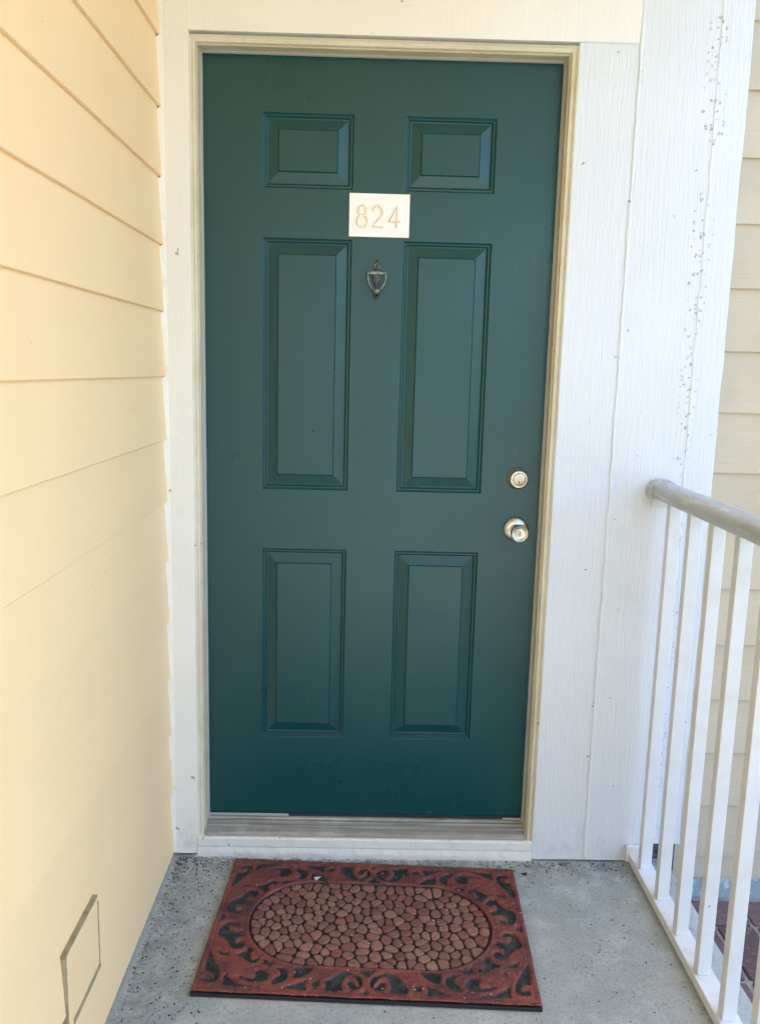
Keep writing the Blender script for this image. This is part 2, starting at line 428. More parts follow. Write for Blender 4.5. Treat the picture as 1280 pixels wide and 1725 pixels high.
board('panel_board', 1.0677, 1.2602, .004, 2.62, YF, M['white'], fwall)
board('panel_board', 1.2606, 1.335, .055, 2.62, YF-.001, M['white'], fwall, wav=.003)
q = MB(); q.box(XL, -.03, -.03, .20, .004, 2.62); q.box(.935, 1.333, -.03, .20, .06, 2.62); q.box(-.03, .935, -.03, .20, 2.155, 2.62)
q.obj('wall_core', M['white'], fwall)
q = MB(); q.box(1.20, 1.33, -.045, .19, -.19, .06); q.obj('rotted_gap_shade', M['gap_shade'], fwall)  # dark block: shade of the rotted gap below the end board, as colour
bead('caulk_bead', (1.068, YF, .01), (1.068, YF, 2.6), (0, -1, 0), (1, 0, 0), .0042, .0016, M['white'], fwall, .8, seed=2)
bead('caulk_bead', (-.0213, YF, ZT+.004), (-.0213, YF, 2.6), (0, -1, 0), (1, 0, 0), .0035, .0008, M['white_trim'], fwall, .5, seed=22)
bead('caulk_bead', (1.260, YF, .06), (1.260, YF, 2.6), (0, -1, 0), (1, 0, 0), .0050, .0024, M['white'], fwall, .9, seed=7)
bead('caulk_bead', (.92, YF, ZT+.0015), (1.066, YF, ZT+.0015), (0, -1, 0), (0, 0, 1), .0022, .0015, M['white'], fwall, .6, seed=4)
bead('caulk_bead', (.917, YF-.001, .004), (1.25, YF-.001, .004), (0, -.6, 1), (0, -1, .3), .004, .004, M['white'], fwall, .9, seed=12)
bead('caulk_bead', (-.089, YF-.001, .006), (-.021, YF-.001, .006), (0, -.6, 1), (0, -1, .3), .004, .004, M['white_trim'], fwall, .9, seed=13)

# corner bead: white paint and caulk lapping onto the yellow boards with a wandering edge
def corner_bead():
    vs = []; fs = []; k = 420
    for j in range(k+1):
        z = .006+(2.60)*j/k
        lap = ((1.974-z) % .1614)/.1614          # 0 just above a board's butt, 1 below the next
        x_s = XL-.009*(1-lap)-.001
        wdt = .0030+.0028*nz(z*7, 1)+.0022*nz(z*31, 2)+.0015*nz(z*95, 3)
        th = .0022
        vs += [(x_s, YF-wdt, z), (x_s+th, YF-wdt+.0008, z), (x_s+th+.002, YF-wdt*.5, z), (XL+.004, YF-.0015, z), (XL+.007+.002*nz(z*20, 8), YF+.0005, z)]
    for j in range(k):
        for i in range(4):
            a = j*5+i; fs.append((a, a+5, a+6, a+1))
    return mesh_obj('corner_caulk', vs, fs, M['white_trim'], fwall, True)
corner_bead()

# ================================================================ SIDE WALL (yellow lap siding, left)
swall = thing('side_wall', 'pale yellow lap siding wall to the left of the door', 'wall', (XL, -1.5, 0))
S = .1614
def lap_board_y(name, zb, zt, mat, parent, y0, y1, seed):
    """siding board facing +x, butt at the bottom standing 9 mm proud of its top"""
    k = 90; vs = []; fs = []
    for j in range(k+1):
        y = y0+(y1-y0)*j/k; wv = .0012*nz(y*2.2, seed)+.0004*nz(y*15, seed)
        f = (zt-zb)/S
        pr = [(-.016, zb+.001+wv), (-.0015, zb+wv), (0, zb+.0015+wv), (-.0002, zb+.004+wv), (-.0045*f, zb+(zt-zb)*.5+wv), (-.0092*f, zt+.003+wv), (-.016, zt+.003+wv)]
        for i, (a, b) in enumerate(pr): vs.append((XL+a+.0005*nz(y*3, b*4, seed), y, b))
    m_ = 7
    for j in range(k):
        for i in range(m_-1):
            a = j*m_+i; fs.append((a, a+m_, a+m_+1, a+1))
    fs.append(tuple(range(m_))); fs.append(tuple(reversed([k*m_+i for i in range(m_)])))
    q = MB(); q.add(vs, fs); return q.obj(name, mat, parent)
for k in range(-3, 13):
    zb = 1.974-k*S; zt = zb+S
    lap_board_y('siding_board', zb, min(zt, 2.62), M['siding_yellow'], swall, YF-.0005, -3.2, k*3.1)
lap_board_y('siding_board', .005, 1.974-12*S, M['siding_yellow'], swall, YF-.0005, -3.2, 77)
q = MB(); q.box(XL-.18, XL-.0145, -3.2, .2, .004, 2.62); q.obj('wall_backing', M['backing'], swall)
# patched square cover low on the wall
def quad_plate(name, y0, y1, z0, z1, x, mat, parent, wob=.002, thick=.016, k=16):
    ring = []
    for (a, b) in (((y0, z0), (y1, z0)), ((y1, z0), (y1, z1)), ((y1, z1), (y0, z1)), ((y0, z1), (y0, z0))):
        for i in range(k):
            t = i/k; yy = a[0]+(b[0]-a[0])*t; zz = a[1]+(b[1]-a[1])*t
            ring.append((yy+wob*nz(yy*60, zz*60, 1), zz+wob*nz(yy*60, zz*60, 2)))
    m_ = len(ring); vs = [(x, a, b) for a, b in ring]+[(x-thick, a, b) for a, b in ring]
    fs = [tuple(range(m_))]+[(i, i+m_, (i+1) % m_+m_, (i+1) % m_) for i in range(m_)]
    q = MB(); q.add(vs, fs); return q.obj(name, mat, parent)
quad_plate('cover_plate', -.892, -.716, .161, .316, XL+.0014, M['siding_yellow'], swall, .0025)
quad_plate('cover_joint', -.897, -.718, .3140, .3185, XL+.0030, M['tan'], swall, .0015)
quad_plate('cover_joint', -.896, -.8905, .160, .3130, XL+.0028, M['tan'], swall, .0025)
quad_plate('cover_joint', -.8885, -.713, .1545, .1655, XL+.0030, M['tan'], swall, .0015)
quad_plate('cover_joint', -.7165, -.7125, .166, .300, XL+.0026, M['tan'], swall, .0025)
quad_plate('notch', -.935, -.893, .06, .152, XL+.0014, M['tan'], swall, .006)
quad_plate('cover_tail', -.893, -.872, .03, .175, XL+.0034, M['siding_yellow'], swall, .002)

# ================================================================ FAR WALL (cream lap siding, right)
rwall = thing('cream_siding_wall', 'weathered cream lap siding wall behind the white railing', 'wall', (2.4, .1, -.09))
def lap_board_x(zb, zt, seed):
    k = 60; vs = []; fs = []; x0, x1 = 1.337, 4.2
    for j in range(k+1):
        x = x0+(x1-x0)*(j/k)**1.6; wv = .0009*nz(x*3, seed)+.0005*nz(x*19, seed); f = (zt-zb)/S
        pr = [(.018, zb+.001+wv), (.0015, zb+wv), (0, zb+.0015+wv), (.0002, zb+.004+wv), (.0045*f, zb+(zt-zb)*.5+wv), (.0092*f, zt+.002+wv), (.018, zt+.002+wv)]
        for a, b in pr: vs.append((x, YR+a+.0004*nz(x*3, b*4, seed), b))
    for j in range(k):
        for i in range(6):
            a = j*7+i; fs.append((a, a+1, a+8, a+7))
    fs.append(tuple(reversed(range(7)))); fs.append(tuple(k*7+i for i in range(7)))
    q = MB(); q.add(vs, fs); return q.obj('siding_board', M['siding_cream'], rwall)
for k in range(-2, 15):
    zb = 2.235-k*S; lap_board_x(zb, min(zb+S, 2.62), k*1.7)
lap_board_x(-.092, 2.235-14*S, 50)
q = MB(); q.box(1.334, 4.2, YR+.017, .2, -.088, 2.62); q.obj('wall_backing', M['backing'], rwall)
q = MB(); q.box(1.334, 4.2, YR+.010, .19, -.20, -.0885); q.obj('foundation_strip', M['foundation'], rwall)
bead('caulk_bead', (1.3362, YR-.008, .03), (1.3362, YR-.008, 2.6), (0, -1, 0), (1, 0, 0), .004, .003, M['white'], rwall, 1.0, seed=31)

# roof and ceiling over the porch
roof = thing('porch_roof', 'yellow painted porch ceiling above the doorway', 'roof', (.5, -1.5, 2.62))
q = MB(); q.box(-1.2, 1.42, -6.5, .2, 2.6205, 2.70); q.obj('ceiling', M['ceiling'], roof)
q = MB(); q.box(-1.2, 4.3, -.001, 4.2, 2.70, 2.9); q.box(-1.2, 1.45, -6.6, -.001, 2.70, 2.9); q.obj('roof_deck', M['joint'], roof)

# ================================================================ DOOR FRAME
fr = thing('door_frame', 'cream painted frame and worn threshold around the green door', 'door frame', (.4475, 0, 0))
XJL, XJR, ZH = -.0035, .8985, 2.1215          # inner faces of the jambs, underside of the head
def sweep_frame(name, prof, mat, z0=.05):
    """profile of (inset from opening outwards, y) swept up the left side, over the head, down the right"""
    vs = []; fs = []; K = 26
    path = []
    for j in range(K+1): path.append(('L', z0+(ZH-z0)*j/K))
    path.append(('R', ZH)); 
    for j in range(K-1, -1, -1): path.append(('R', z0+(ZH-z0)*j/K))
    m_ = len(prof)
    for idx, (sd_, z) in enumerate(path):
        top = (z == ZH)
        for (u, y) in prof:
            w2 = .0007*nz(z*6, u*40, 3 if sd_ == 'L' else 8)
            vs.append(((XJL-u if sd_ == 'L' else XJR+u)+w2, y, z+(u if top else 0)))
    for j in range(len(path)-1):
        for i in range(m_-1):
            a = j*m_+i; fs.append((a, a+1, a+m_+1, a+m_))
    q = MB(); q.add(vs, fs); return q.obj(name, mat, fr)
# brick-mould standing just proud of jamb: face, step, bead
sweep_frame('moulding', [(.0195, -.03), (.0195, YF+.003), (.0180, YF+.0005), (.0160, YF+.003), (.0135, YF+.007), (.0110, YF+.007), (.0085, YF+.0055), (.0055, YF+.0065), (.004, YF+.010), (.004, -.03)], M['mould'], .048)
sweep_frame('jamb', [(.004, -.0445), (.0005, -.0445), (0, -.043), (0, -.012), (-.0005, -.012), (0, .05)], M['jamb'], .05)
sweep_frame('weatherstrip', [(.0, -.0118), (-.0030, -.0118), (-.0046, -.0085), (-.0046, -.0035), (-.003, -.001), (0, -.001)], M['weather'], .07)
# threshold
th = []
prof = [(.03, .088), (-.004, .088), (-.010, .0865), (-.012, .083), (-.017, .0815), (-.0175, .0825), (-.0215, .0820), (-.022, .0795), (-.030, .0765), (-.0305, .0775), (-.0345, .0768), (-.035, .0742), (-.044, .0705), (-.052, .0670), (-.057, .0625), (-.058, .058), (-.055, .056), (-.03, .056)]
vs = []; fs = []; K = 40
for j in range(K+1):
    x = XJL+.0005+(XJR-XJL-.001)*j/K
    for (y, z) in prof: vs.append((x, y+.0006*nz(x*9, y*50), z+.0008*nz(x*7, 4)))
for j in range(K):
    for i in range(len(prof)-1):
        a = j*len(prof)+i; fs.append((a, a+1, a+len(prof)+1, a+len(prof)))
q = MB(); q.add(vs, fs); q.obj('threshold', M['alu'], fr)
# painted wooden sill nosing below it, its upper edge chipped and wavy
vs = []; fs = []; K = 150; pr = 8
for j in range(K+1):
    x = -.0215+(.9165+.0215)*j/K
    w1 = .0022*nz(x*9, 1)+.0012*nz(x*37, 2); w2 = .0016*nz(x*14, 6)+.0014*nz(x*60, 7)
    for (y, z) in ((-.03, .054), (-.050+w1, .0555), (-.0615, .0540+w2), (-.0655, .0505+w2), (-.067, .030), (-.0655, .026), (-.069+w2, .012), (-.071+w1*.6, .0005)): vs.append((x, y, z))
for j in range(K):
    for i in range(pr-1):
        a = j*pr+i; fs.append((a, a+1, a+pr+1, a+pr))
fs.append(tuple(range(pr))); fs.append(tuple(reversed([K*pr+i for i in range(pr)])))
q = MB(); q.add(vs, fs); q.obj('sill_nosing', M['sill'], fr)
box('weather_pad', (.001, .226, -.006, .02, .0885, .0955), M['weather'], fr, .001)
box('weather_pad', (.84, .896, -.006, .02, .0885, .0935), M['weather'], fr, .001)

# ================================================================ DOOR
door = thing('entry_door', 'dark green six panel entry door with knob, deadbolt, knocker and number plate', 'door', (.4475, .0, .096))
DX0, DX1, DZ0, DZ1 = .0005, .8945, .0965, 2.1195
cols = [(.1475, .3780), (.5080, .7370)]; rows = [(.329, .8725), (1.0345, 1.686), (1.806, 1.988)]
q = MB()
xs = [DX0, cols[0][0], cols[0][1], cols[1][0], cols[1][1], DX1]; zs = [DZ0, rows[0][0], rows[0][1], rows[1][0], rows[1][1], rows[2][0], rows[2][1], DZ1]
vs = [(x, 0, z) for z in zs for x in xs]; fs = []
for j in range(7):
    for i in range(5):
        if i in (1, 3) and j in (1, 3, 5): continue
        a = j*6+i; fs.append((a, a+1, a+7, a+6))
q.add(vs, fs)
b = [(DX0, 0, DZ0), (DX1, 0, DZ0), (DX1, 0, DZ1), (DX0, 0, DZ1), (DX0, .044, DZ0), (DX1, .044, DZ0), (DX1, .044, DZ1), (DX0, .044, DZ1)]
q.add(b, [(0, 4, 5, 1), (1, 5, 6, 2), (2, 6, 7, 3), (3, 7, 4, 0), (4, 7, 6, 5)])
leaf = q.obj('door_leaf', M['door'], door)
P = [(0, 0), (.0012, .0004), (.0030, .0040), (.0048, .0052), (.0066, .0046), (.0085, .0046), (.0100, .0060), (.0118, .0096), (.0140, .0104), (.0165, .0100), (.0380, .0042), (.0396, .0038), (.0422, .0004), (.0440, .0004)]
for (x0, x1) in cols:
    for (z0, z1) in rows:
        vs = []; fs = []
        for (t, dpt) in [(a_, b_*1.12) for a_, b_ in P]: vs += [(x0+t, dpt, z0+t), (x1-t, dpt, z0+t), (x1-t, dpt, z1-t), (x0+t, dpt, z1-t)]
        for j in range(len(P)-1):
            for i in range(4):
                a, c2 = j*4+i, j*4+(i+1) % 4; fs.append((a, c2, c2+4, a+4))
        e = (len(P)-1)*4; fs.append((e, e+1, e+2, e+3))
        q = MB(); q.add(vs, fs); q.obj('panel', M['door'], door)
box('door_sweep', (.002, .893, -.004, .03, .0885, .0975), M['door_dark'], door, .001)

# number plate, 824
pl = MB(); pl.box(.3690, .5225, -.0045, -.0002, 1.6925, 1.7985, bev=.0008); plate = pl.obj('number_plate', M['plate'], door)
plate['label'] = 'white rectangular number plate reading 824'
def outline_digit(paths, x, z, h, wdt):
    q = MB()
    for closed, pts in paths:
        pp = [(x+a*wdt, -.0048, z+b*h) for a, b in pts]
        q.tube(pp+([pp[0]] if closed else []), .0036, 8)
    return q
def arc(cx, cy, rx, ry, a0, a1, n=18):
    return [(cx+rx*math.cos(math.radians(a0+(a1-a0)*i/n)), cy+ry*math.sin(math.radians(a0+(a1-a0)*i/n))) for i in range(n+1)]
HD, WD = .052, .0300
d8 = [(True, arc(.5, .755, .34, .235, 0, 350)), (True, arc(.5, .265, .43, .265, 0, 350))]
d2 = [(False, arc(.48, .70, .40, .29, 165, -35)+[(.05, .01), (.94, .01)])]
d4 = [(False, [(.95, .27), (.03, .27), (.70, 1.0), (.70, 0.0)])]
for dd, x in ((d8, .3885), (d2, .4275), (d4, .4705)):
    o = outline_digit(dd, x, 1.7165, HD, WD).obj('digit', M['digit'], plate, True)

# knocker
X0 = .4425
def flat_urn(zr, depth, n=20):
    """zr: list (z, halfwidth); rounded front relief"""
    vs = []; fs = []; m_ = 9
    for z, r in zr:
        for i in range(m_):
            a = math.pi*i/(m_-1); vs.append((X0-r*math.cos(a), -.0005-depth*(.35+.65*min(1, r/.012))*math.sin(a)**.7, z))
    for j in range(len(zr)-1):
        for i in range(m_-1):
            a = j*m_+i; fs.append((a, a+1, a+m_+1, a+m_))
    return vs, fs
q = MB()
v, f = flat_urn([(1.602, .013), (1.598, .0135), (1.590, .0125), (1.580, .0095), (1.572, .006), (1.566, .003), (1.560, .005), (1.552, .006), (1.546, .003), (1.542, .006), (1.538, .0045), (1.534, .0005)], .007); q.add(v, f)
v, f = flat_urn([(1.604, .004), (1.612, .0045), (1.618, .006), (1.626, .0065), (1.631, .005), (1.635, .0035), (1.6385, .0006)], .006); q.add(v, f)
kn = q.obj('door_knocker', M['pewter_dark'], door, True); kn['label'] = 'small pewter urn shaped door knocker'
q = MB(); q.box(X0-.0185, X0+.0185, -.014, -.001, 1.5985, 1.6075, bev=.002); q.obj('crossbar', M['pewter'], kn)
q = MB()
for s in (-1, 1):
    q.tube([(X0+s*.0225, -.009, 1.6075), (X0+s*.0235, -.0105, 1.600), (X0+s*.0230, -.0125, 1.590), (X0+s*.0200, -.014, 1.577), (X0+s*.0140, -.0155, 1.566), (X0+s*.006, -.0165, 1.5585), (X0, -.017, 1.5565)], [.0022, .0030, .0028, .0028, .0030, .0034, .0038], 10)
    q.lathe([(.0004, -.003), (.003, -.002), (.0036, 0), (.003, .002), (.0004, .003)], (X0+s*.0215, -.010, 1.603), n=12)
q.obj('striker', M['pewter'], kn, True)
q = MB(); q.lathe([(.0095*math.sin(math.pi*i/10)+1e-4, -.0095*math.cos(math.pi*i/10)) for i in range(11)], (X0, -.0165, 1.5555), n=20); q.obj('striker_ball', M['pewter'], kn, True)
q = MB(); q.tube([(X0-.001, -.006, 1.612), (X0+.006, -.010, 1.614), (X0+.0062, -.011, 1.622), (X0, -.0105, 1.627), (X0-.0052, -.010, 1.623), (X0-.0045, -.009, 1.617)], [.0022, .0024, .0024, .0022, .002, .0014], 8)
q.obj('finial_scroll', M['pewter'], kn, True)
q = MB(); q.lathe([(.0022, 0), (.004, .001), (.0028, .003), (.0005, .006)], (X0+.003, -.006, 1.5435), n=10); q.obj('leaf_drop', M['pewter'], kn, True)

q = MB(); q.lathe([(.0032, 0), (.0032, .0010), (.0020, .0019), (.0001, .0020)], (.2835, .0004, 1.1925), n=14); q.obj('screw', M['black'], door, True)

# deadbolt
q = MB(); cz = 1.079; cx = .8335
q.lathe([(.0305, 0), (.0305, .003), (.0285, .0065), (.0262, .010), (.0245, .020), (.0235, .0235), (.0225, .0245)], (cx, 0, cz), n=48)
db = q.obj('deadbolt', M['nickel_dark'], door, True); db['label'] = 'tarnished round deadbolt above the knob'
q = MB(); q.lathe([(.0228, .0235), (.0228, .0262), (.0215, .0275), (.0180, .0278), (.0170, .0262), (.0165, .0255)], (cx, 0, cz), n=48); q.obj('collar', M['nickel'], db, True)
q = MB(); q.lathe([(.0162, .0245), (.0162, .0266), (.0155, .0270), (.0001, .0272)], (cx, 0, cz), n=40); q.obj('lock_face', M['brass'], db, True)
q = MB(); q.lathe([(.0062, .0270), (.0062, .0284), (.0056, .0287), (.0001, .0288)], (cx, 0, cz-.0065), n=24); q.obj('cylinder_plug', M['brass'], db, True)
q = MB(); q.box(cx-.0011, cx+.0011, -.0293, -.0282, cz-.0115, cz-.0035); q.obj('keyway', M['black'], db)
# knob
q = MB(); kz = .939; kx = .8365
q.lathe([(.0338, 0), (.0338, .0022), (.0322, .0052), (.028, .0085), (.0215, .0105), (.015, .0112), (.0128, .014), (.0118, .020)], (kx, 0, kz), n=48)
kb = q.obj('knob_rosette', M['nickel'], door, True); kb['label'] = 'round satin nickel door knob with a key slot'
q = MB(); q.lathe([(.0115, .019), (.0125, .026), (.0165, .033), (.0205, .040), (.0225, .048), (.0232, .055), (.0226, .060), (.0212, .0625), (.0195, .0622), (.0170, .0600), (.0120, .0590), (.0078, .0588)], (kx, 0, kz), n=48); q.obj('knob', M['nickel'], kb, True)
q = MB(); q.lathe([(.0076, .0580), (.0076, .0606), (.0070, .0611), (.0001, .0612)], (kx, 0, kz), n=28); q.obj('cylinder_plug', M['brass'], kb, True)
q = MB(); q.box(kx-.0011, kx+.0011, -.0617, -.0608, kz-.0048, kz+.0040); q.obj('keyway', M['black'], kb)

# ================================================================ RAILING
rail = thing('porch_railing', 'white metal railing with square balusters along the right edge of the porch', 'railing', (1.215, -1.2, 0))
YE = -2.3
q = MB(); q.box(1.190, 1.2395, YE, YF-.003, .006, .0300, bev=.002); q.obj('bottom_rail', M['rail'], rail)
# handrail: flat-sided, softly crowned
def extr_y(name, prof, y0, y1, mat, parent, k=60, wv=.0005):
    vs = []; fs = []; m_ = len(prof)
    for j in range(k+1):
        y = y0+(y1-y0)*j/k
        for i, (x, z) in enumerate(prof): vs.append((x+wv*nz(y*5, i), y, z+wv*nz(y*5, i, 5)))
    for j in range(k):
        for i in range(m_):
            a, b2 = j*m_+i, j*m_+(i+1) % m_; fs.append((a, b2, b2+m_, a+m_))
    fs.append(tuple(range(m_))); fs.append(tuple(reversed([k*m_+i for i in range(m_)])))
    q = MB(); q.add(vs, fs); return q.obj(name, mat, parent, True)
hp = [(x-.006+(x-1.208)*.03, z+.0015) for x, z in [(1.180, 1.046), (1.1775, 1.050), (1.176, 1.066), (1.178, 1.074), (1.184, 1.0815), (1.194, 1.0865), (1.208, 1.0885), (1.222, 1.0865), (1.232, 1.0815), (1.238, 1.074), (1.240, 1.066), (1.2385, 1.050), (1.236, 1.046)]]
extr_y('handrail', hp, YF-.020, YE, M['handrail'], rail)
cp = [((x-1.202)*1.15+1.199, (z-1.068)*1.16+1.069) for x, z in hp]
extr_y('wall_bracket', cp, YF-.001, YF-.028, M['handrail'], rail, 6)
box('bracket_tab', (1.178, 1.222, YF-.016, YF-.001, 1.022, 1.0445), M['rail'], rail, .002)
box('wall_flange', (1.182, 1.246, YF-.012, YF-.001, .002, .052), M['rail'], rail, .002)
q = MB(); q.box(-.0148, .0148, -.0125, .0125, 0, 1.019, bev=.0016); me = bpy.data.meshes.new('baluster'); me.from_pydata(q.v, [], q.f); me.materials.append(M['rail'])
for k in range(16):
    o = bpy.data.objects.new('baluster', me); C.objects.link(o); o.parent = rail
    o.location = (1.2130-1.215+random.uniform(-.0006, .0006), -.1385-k*.1352+1.2, .0298)
    o.rotation_euler = (0, 0, random.uniform(-.012, .012))

# ================================================================ DOORMAT
MC = (.4613, -.3675); MA = math.radians(-2.45); MW, MD = .7645, .5045
mat_t = thing('doormat', 'terracotta red rubber doormat with scroll border and pebble pattern centre', 'doormat', (MC[0], MC[1], 0))
mat_t.rotation_euler = (0, 0, MA)
HOLES = [[(-368,-126),(-360,-140),(-349,-162),(-342,-171),(-334,-192),(-331,-210),(-335,-219),(-346,-222),(-355,-220),(-359,-212),(-357,-210),(-347,-209),(-340,-210),(-339,-202),(-343,-192),(-351,-188),(-364,-187),(-365,-175),(-366,-156),(-368,-138)],
[(-317,-200),(-309,-209),(-297,-216),(-288,-224),(-270,-229),(-255,-232),(-276,-232),(-300,-230),(-315,-228),(-315,-216)],
[(-249,-183),(-244,-178),(-235,-179),(-227,-185),(-223,-194),(-224,-205),(-230,-212),(-240,-215),(-253,-215),(-270,-211),(-280,-206),(-283,-202),(-271,-207),(-256,-208),(-250,-205),(-248,-200),(-247,-193)],
[(-346,-123),(-338,-127),(-327,-129),(-321,-133),(-331,-136),(-339,-133)],
[(-303,-132),(-292,-123),(-281,-115),(-281,-105),(-276,-107),(-269,-116),(-273,-121),(-276,-127),(-273,-137),(-269,-147),(-260,-146),(-255,-143),(-253,-148),(-257,-155),(-266,-156),(-273,-151),(-282,-142),(-290,-136)],
[(-237,-145),(-231,-149),(-225,-154),(-219,-151),(-216,-156),(-222,-162),(-237,-157)],
[(-206,-171),(-193,-170),(-184,-175),(-179,-186),(-179,-199),(-186,-210),(-197,-216),(-209,-219),(-207,-206),(-201,-199),(-194,-195),(-192,-184),(-196,-175)],
[(-164,-168),(-144,-165),(-123,-165),(-133,-181),(-145,-191),(-156,-197),(-163,-198),(-163,-185)],
[(-134,-207),(-138,-212),(-138,-222),(-134,-232),(-148,-233),(-165,-232),(-182,-232),(-168,-224),(-154,-216)],
[(-119,-210),(-112,-209),(-107,-215),(-109,-222),(-116,-222),(-120,-216)],
[(-94,-206),(-81,-200),(-71,-187),(-60,-176),(-45,-174),(-33,-178),(-45,-183),(-53,-191),(-57,-205),(-58,-217),(-53,-230),(-68,-234),(-88,-233),(-90,-225),(-87,-214)],
[(-40,-204),(-32,-203),(-29,-211),(-24,-218),(-17,-220),(-24,-225),(-33,-224),(-39,-216)],
[(-33,-179),(-22,-182),(-13,-190),(-10,-204),(-13,-217),(-16,-202),(-24,-189)],
[(-15,-166),(2,-167),(3,-187),(-1,-185),(-7,-178)],
[(4,-224),(4,-239),(-4,-237)],
[(-349,-19),(-337,-19),(-328,-18),(-322,-22),(-322,-31),(-328,-29),(-339,-25),(-344,-31),(-344,-41),(-340,-49),(-329,-55),(-317,-53),(-306,-50),(-303,-62),(-310,-67),(-320,-72),(-322,-82),(-319,-93),(-313,-92),(-306,-86),(-300,-86),(-295,-94),(-296,-103),(-303,-110),(-316,-111),(-323,-102),(-331,-87),(-342,-76),(-356,-68),(-361,-59),(-360,-42),(-355,-27)],
[(-369,12),(-358,6),(-361,-3),(-369,-11),(-371,4)],
]
# relief field, computed on one quadrant of the border and mirrored
G = .0019
nxh, nyh = int(MW/2/G), int(MD/2/G)
gx = -np.arange(nxh+1)[::-1]*(MW/2/nxh); gy = -np.arange(nyh+1)[::-1]*(MD/2/nyh)
GX, GY = np.meshgrid(gx, gy)
def sdf_poly(px, py, poly):
    d = np.full(px.shape, 1e9); s_ = np.ones(px.shape); m_ = len(poly)
    for i in range(m_):
        ax, ay = poly[i]; bx_, by_ = poly[i-1]
        ex, ey = bx_-ax, by_-ay; wx, wy = px-ax, py-ay
        t = np.clip((wx*ex+wy*ey)/(ex*ex+ey*ey+1e-12), 0, 1)
        d = np.minimum(d, (wx-ex*t)**2+(wy-ey*t)**2)
        c1 = py >= ay; c2 = py < by_; c3 = ex*wy > ey*wx
        flip = (c1 & c2 & c3) | (~c1 & ~c2 & ~c3); s_ = np.where(flip, -s_, s_)
    return s_*np.sqrt(d)
def stadium(px, py, ax, ay):
    qx = np.maximum(np.abs(px)-(ax-ay), 0); return np.sqrt(qx*qx+py*py)-ay
hole = np.full(GX.shape, 1.0)
for h in HOLES: hole = np.minimum(hole, sdf_poly(GX, GY, [(a/1000., b_/1000.) for a, b_ in h]))
full = np.concatenate([hole, hole[-2::-1]], 0); full = np.concatenate([full, full[:, -2::-1]], 1)
xs = np.concatenate([gx, -gx[-2::-1]]); ys = np.concatenate([gy, -gy[-2::-1]]); FX, FY = np.meshgrid(xs, ys)
AX, AY = .2965, .1585
st = stadium(FX, FY, AX, AY)
sm = lambda x, a, b_: (lambda t: t*t*(3-2*t))(np.clip((x-a)/(b_-a), 0, 1))
wob = np.array([[nz(x*40, y*40)*.0012+nz(x*130, y*130, 4)*.0006 for x in xs] for y in ys])
rh = sm(full+wob-.0022, -.0010, .0014)                         # cut-outs
ring_line = 1-.25*np.exp(-((st-.0105)/.0012)**2)         # fine line inside the rim
gro = sm(st+wob*.6-.001, -.0008, .0014)                       # groove between rim and pebbles
rel = rh*gro
vein = np.array([[abs(nz(x*28+3, y*34, 17)) for x in xs] for y in ys]); vein = (1-.30*np.exp(-(vein/.05)**2)*(st > .016))*(1-.28*np.exp(-((full-.0045)/.0010)**2))
edge = np.minimum(MW/2-np.abs(FX), MD/2-np.abs(FY))
frame = 1-.30*np.exp(-((edge-.0125)/.0013)**2)*(st > .03)
crown = .0012*np.exp(-((st-.006)/.004)**2)
fine = np.array([[nz(x*70, y*70, 9)*.0005+nz(x*25, y*25, 2)*.0008 for x in xs] for y in ys])
Z = .0088+.0062*rel*ring_line*frame*vein+crown*rel+fine*rel
Z = np.where(edge < .0025, Z-.0018*(1-edge/.0025), Z)
ny_, nx_ = FX.shape
ex_w = np.array([[nz(x*16, y*16, 31)*.0012 for x in xs] for y in ys])*(edge < .004)
V = np.stack([FX+ex_w*np.sign(FX), FY+ex_w*np.sign(FY), Z], -1).reshape(-1, 3)
idx = np.arange(ny_*nx_).reshape(ny_, nx_)
# only the border is this sheet; below the pebbles it is a coarse floor with the same surface
F = np.stack([idx[:-1, :-1], idx[:-1, 1:], idx[1:, 1:], idx[1:, :-1]], -1).reshape(-1, 4)
me = bpy.data.meshes.new('scroll_border'); me.from_pydata(V.tolist(), [], F.tolist()); me.materials.append(M['mat'])
a1 = me.attributes.new('relief', 'FLOAT', 'POINT'); a1.data.foreach_set('value', (rel*(.55+.45*vein*ring_line)).reshape(-1).astype(np.float32))
a2 = me.attributes.new('groove', 'FLOAT', 'POINT'); a2.data.foreach_set('value', (st < .004).astype(np.float32).reshape(-1))
me.polygons.foreach_set('use_smooth', [True]*len(me.polygons))
o = bpy.data.objects.new('scroll_border', me); C.objects.link(o); o.parent = mat_t
q = MB(); q.box(-MW/2-.001, MW/2+.001, -MD/2-.0025, MD/2+.001, .0004, .0082, bev=.0012)
vv = q.v; o = mesh_obj('rubber_base', vv, q.f, M['rubber'], mat_t, world=False)

# pebbles: relaxed Voronoi cells clipped to the stadium, inset and rounded
rnd = random.Random(11); sites = []; radii = []
tries = 0
while len(sites) < 215 and tries < 60000:
    tries += 1
    x, y = rnd.uniform(-AX, AX), rnd.uniform(-AY, AY)
    if stadium(np.array(x), np.array(y), AX-.009, AY-.009) > 0: continue
    ri = rnd.choice((.0078, .0088, .0098, .0112, .0122)) if tries < 16000 else .0076
    if all((x-a)**2+(y-b_)**2 > (ri+rj)**2 for (a, b_), rj in zip(sites, radii)): sites.append((x, y)); radii.append(ri)
def stadium_poly(ax, ay, n=26):
    pts = []
    for i in range(n+1): a = -math.pi/2+math.pi*i/n; pts.append((ax-ay+ay*math.cos(a), ay*math.sin(a)))
    for i in range(n+1): a = math.pi/2+math.pi*i/n; pts.append((-(ax-ay)+ay*math.cos(a), ay*math.sin(a)))
    return pts
SP = stadium_poly(AX-.0035, AY-.0035)
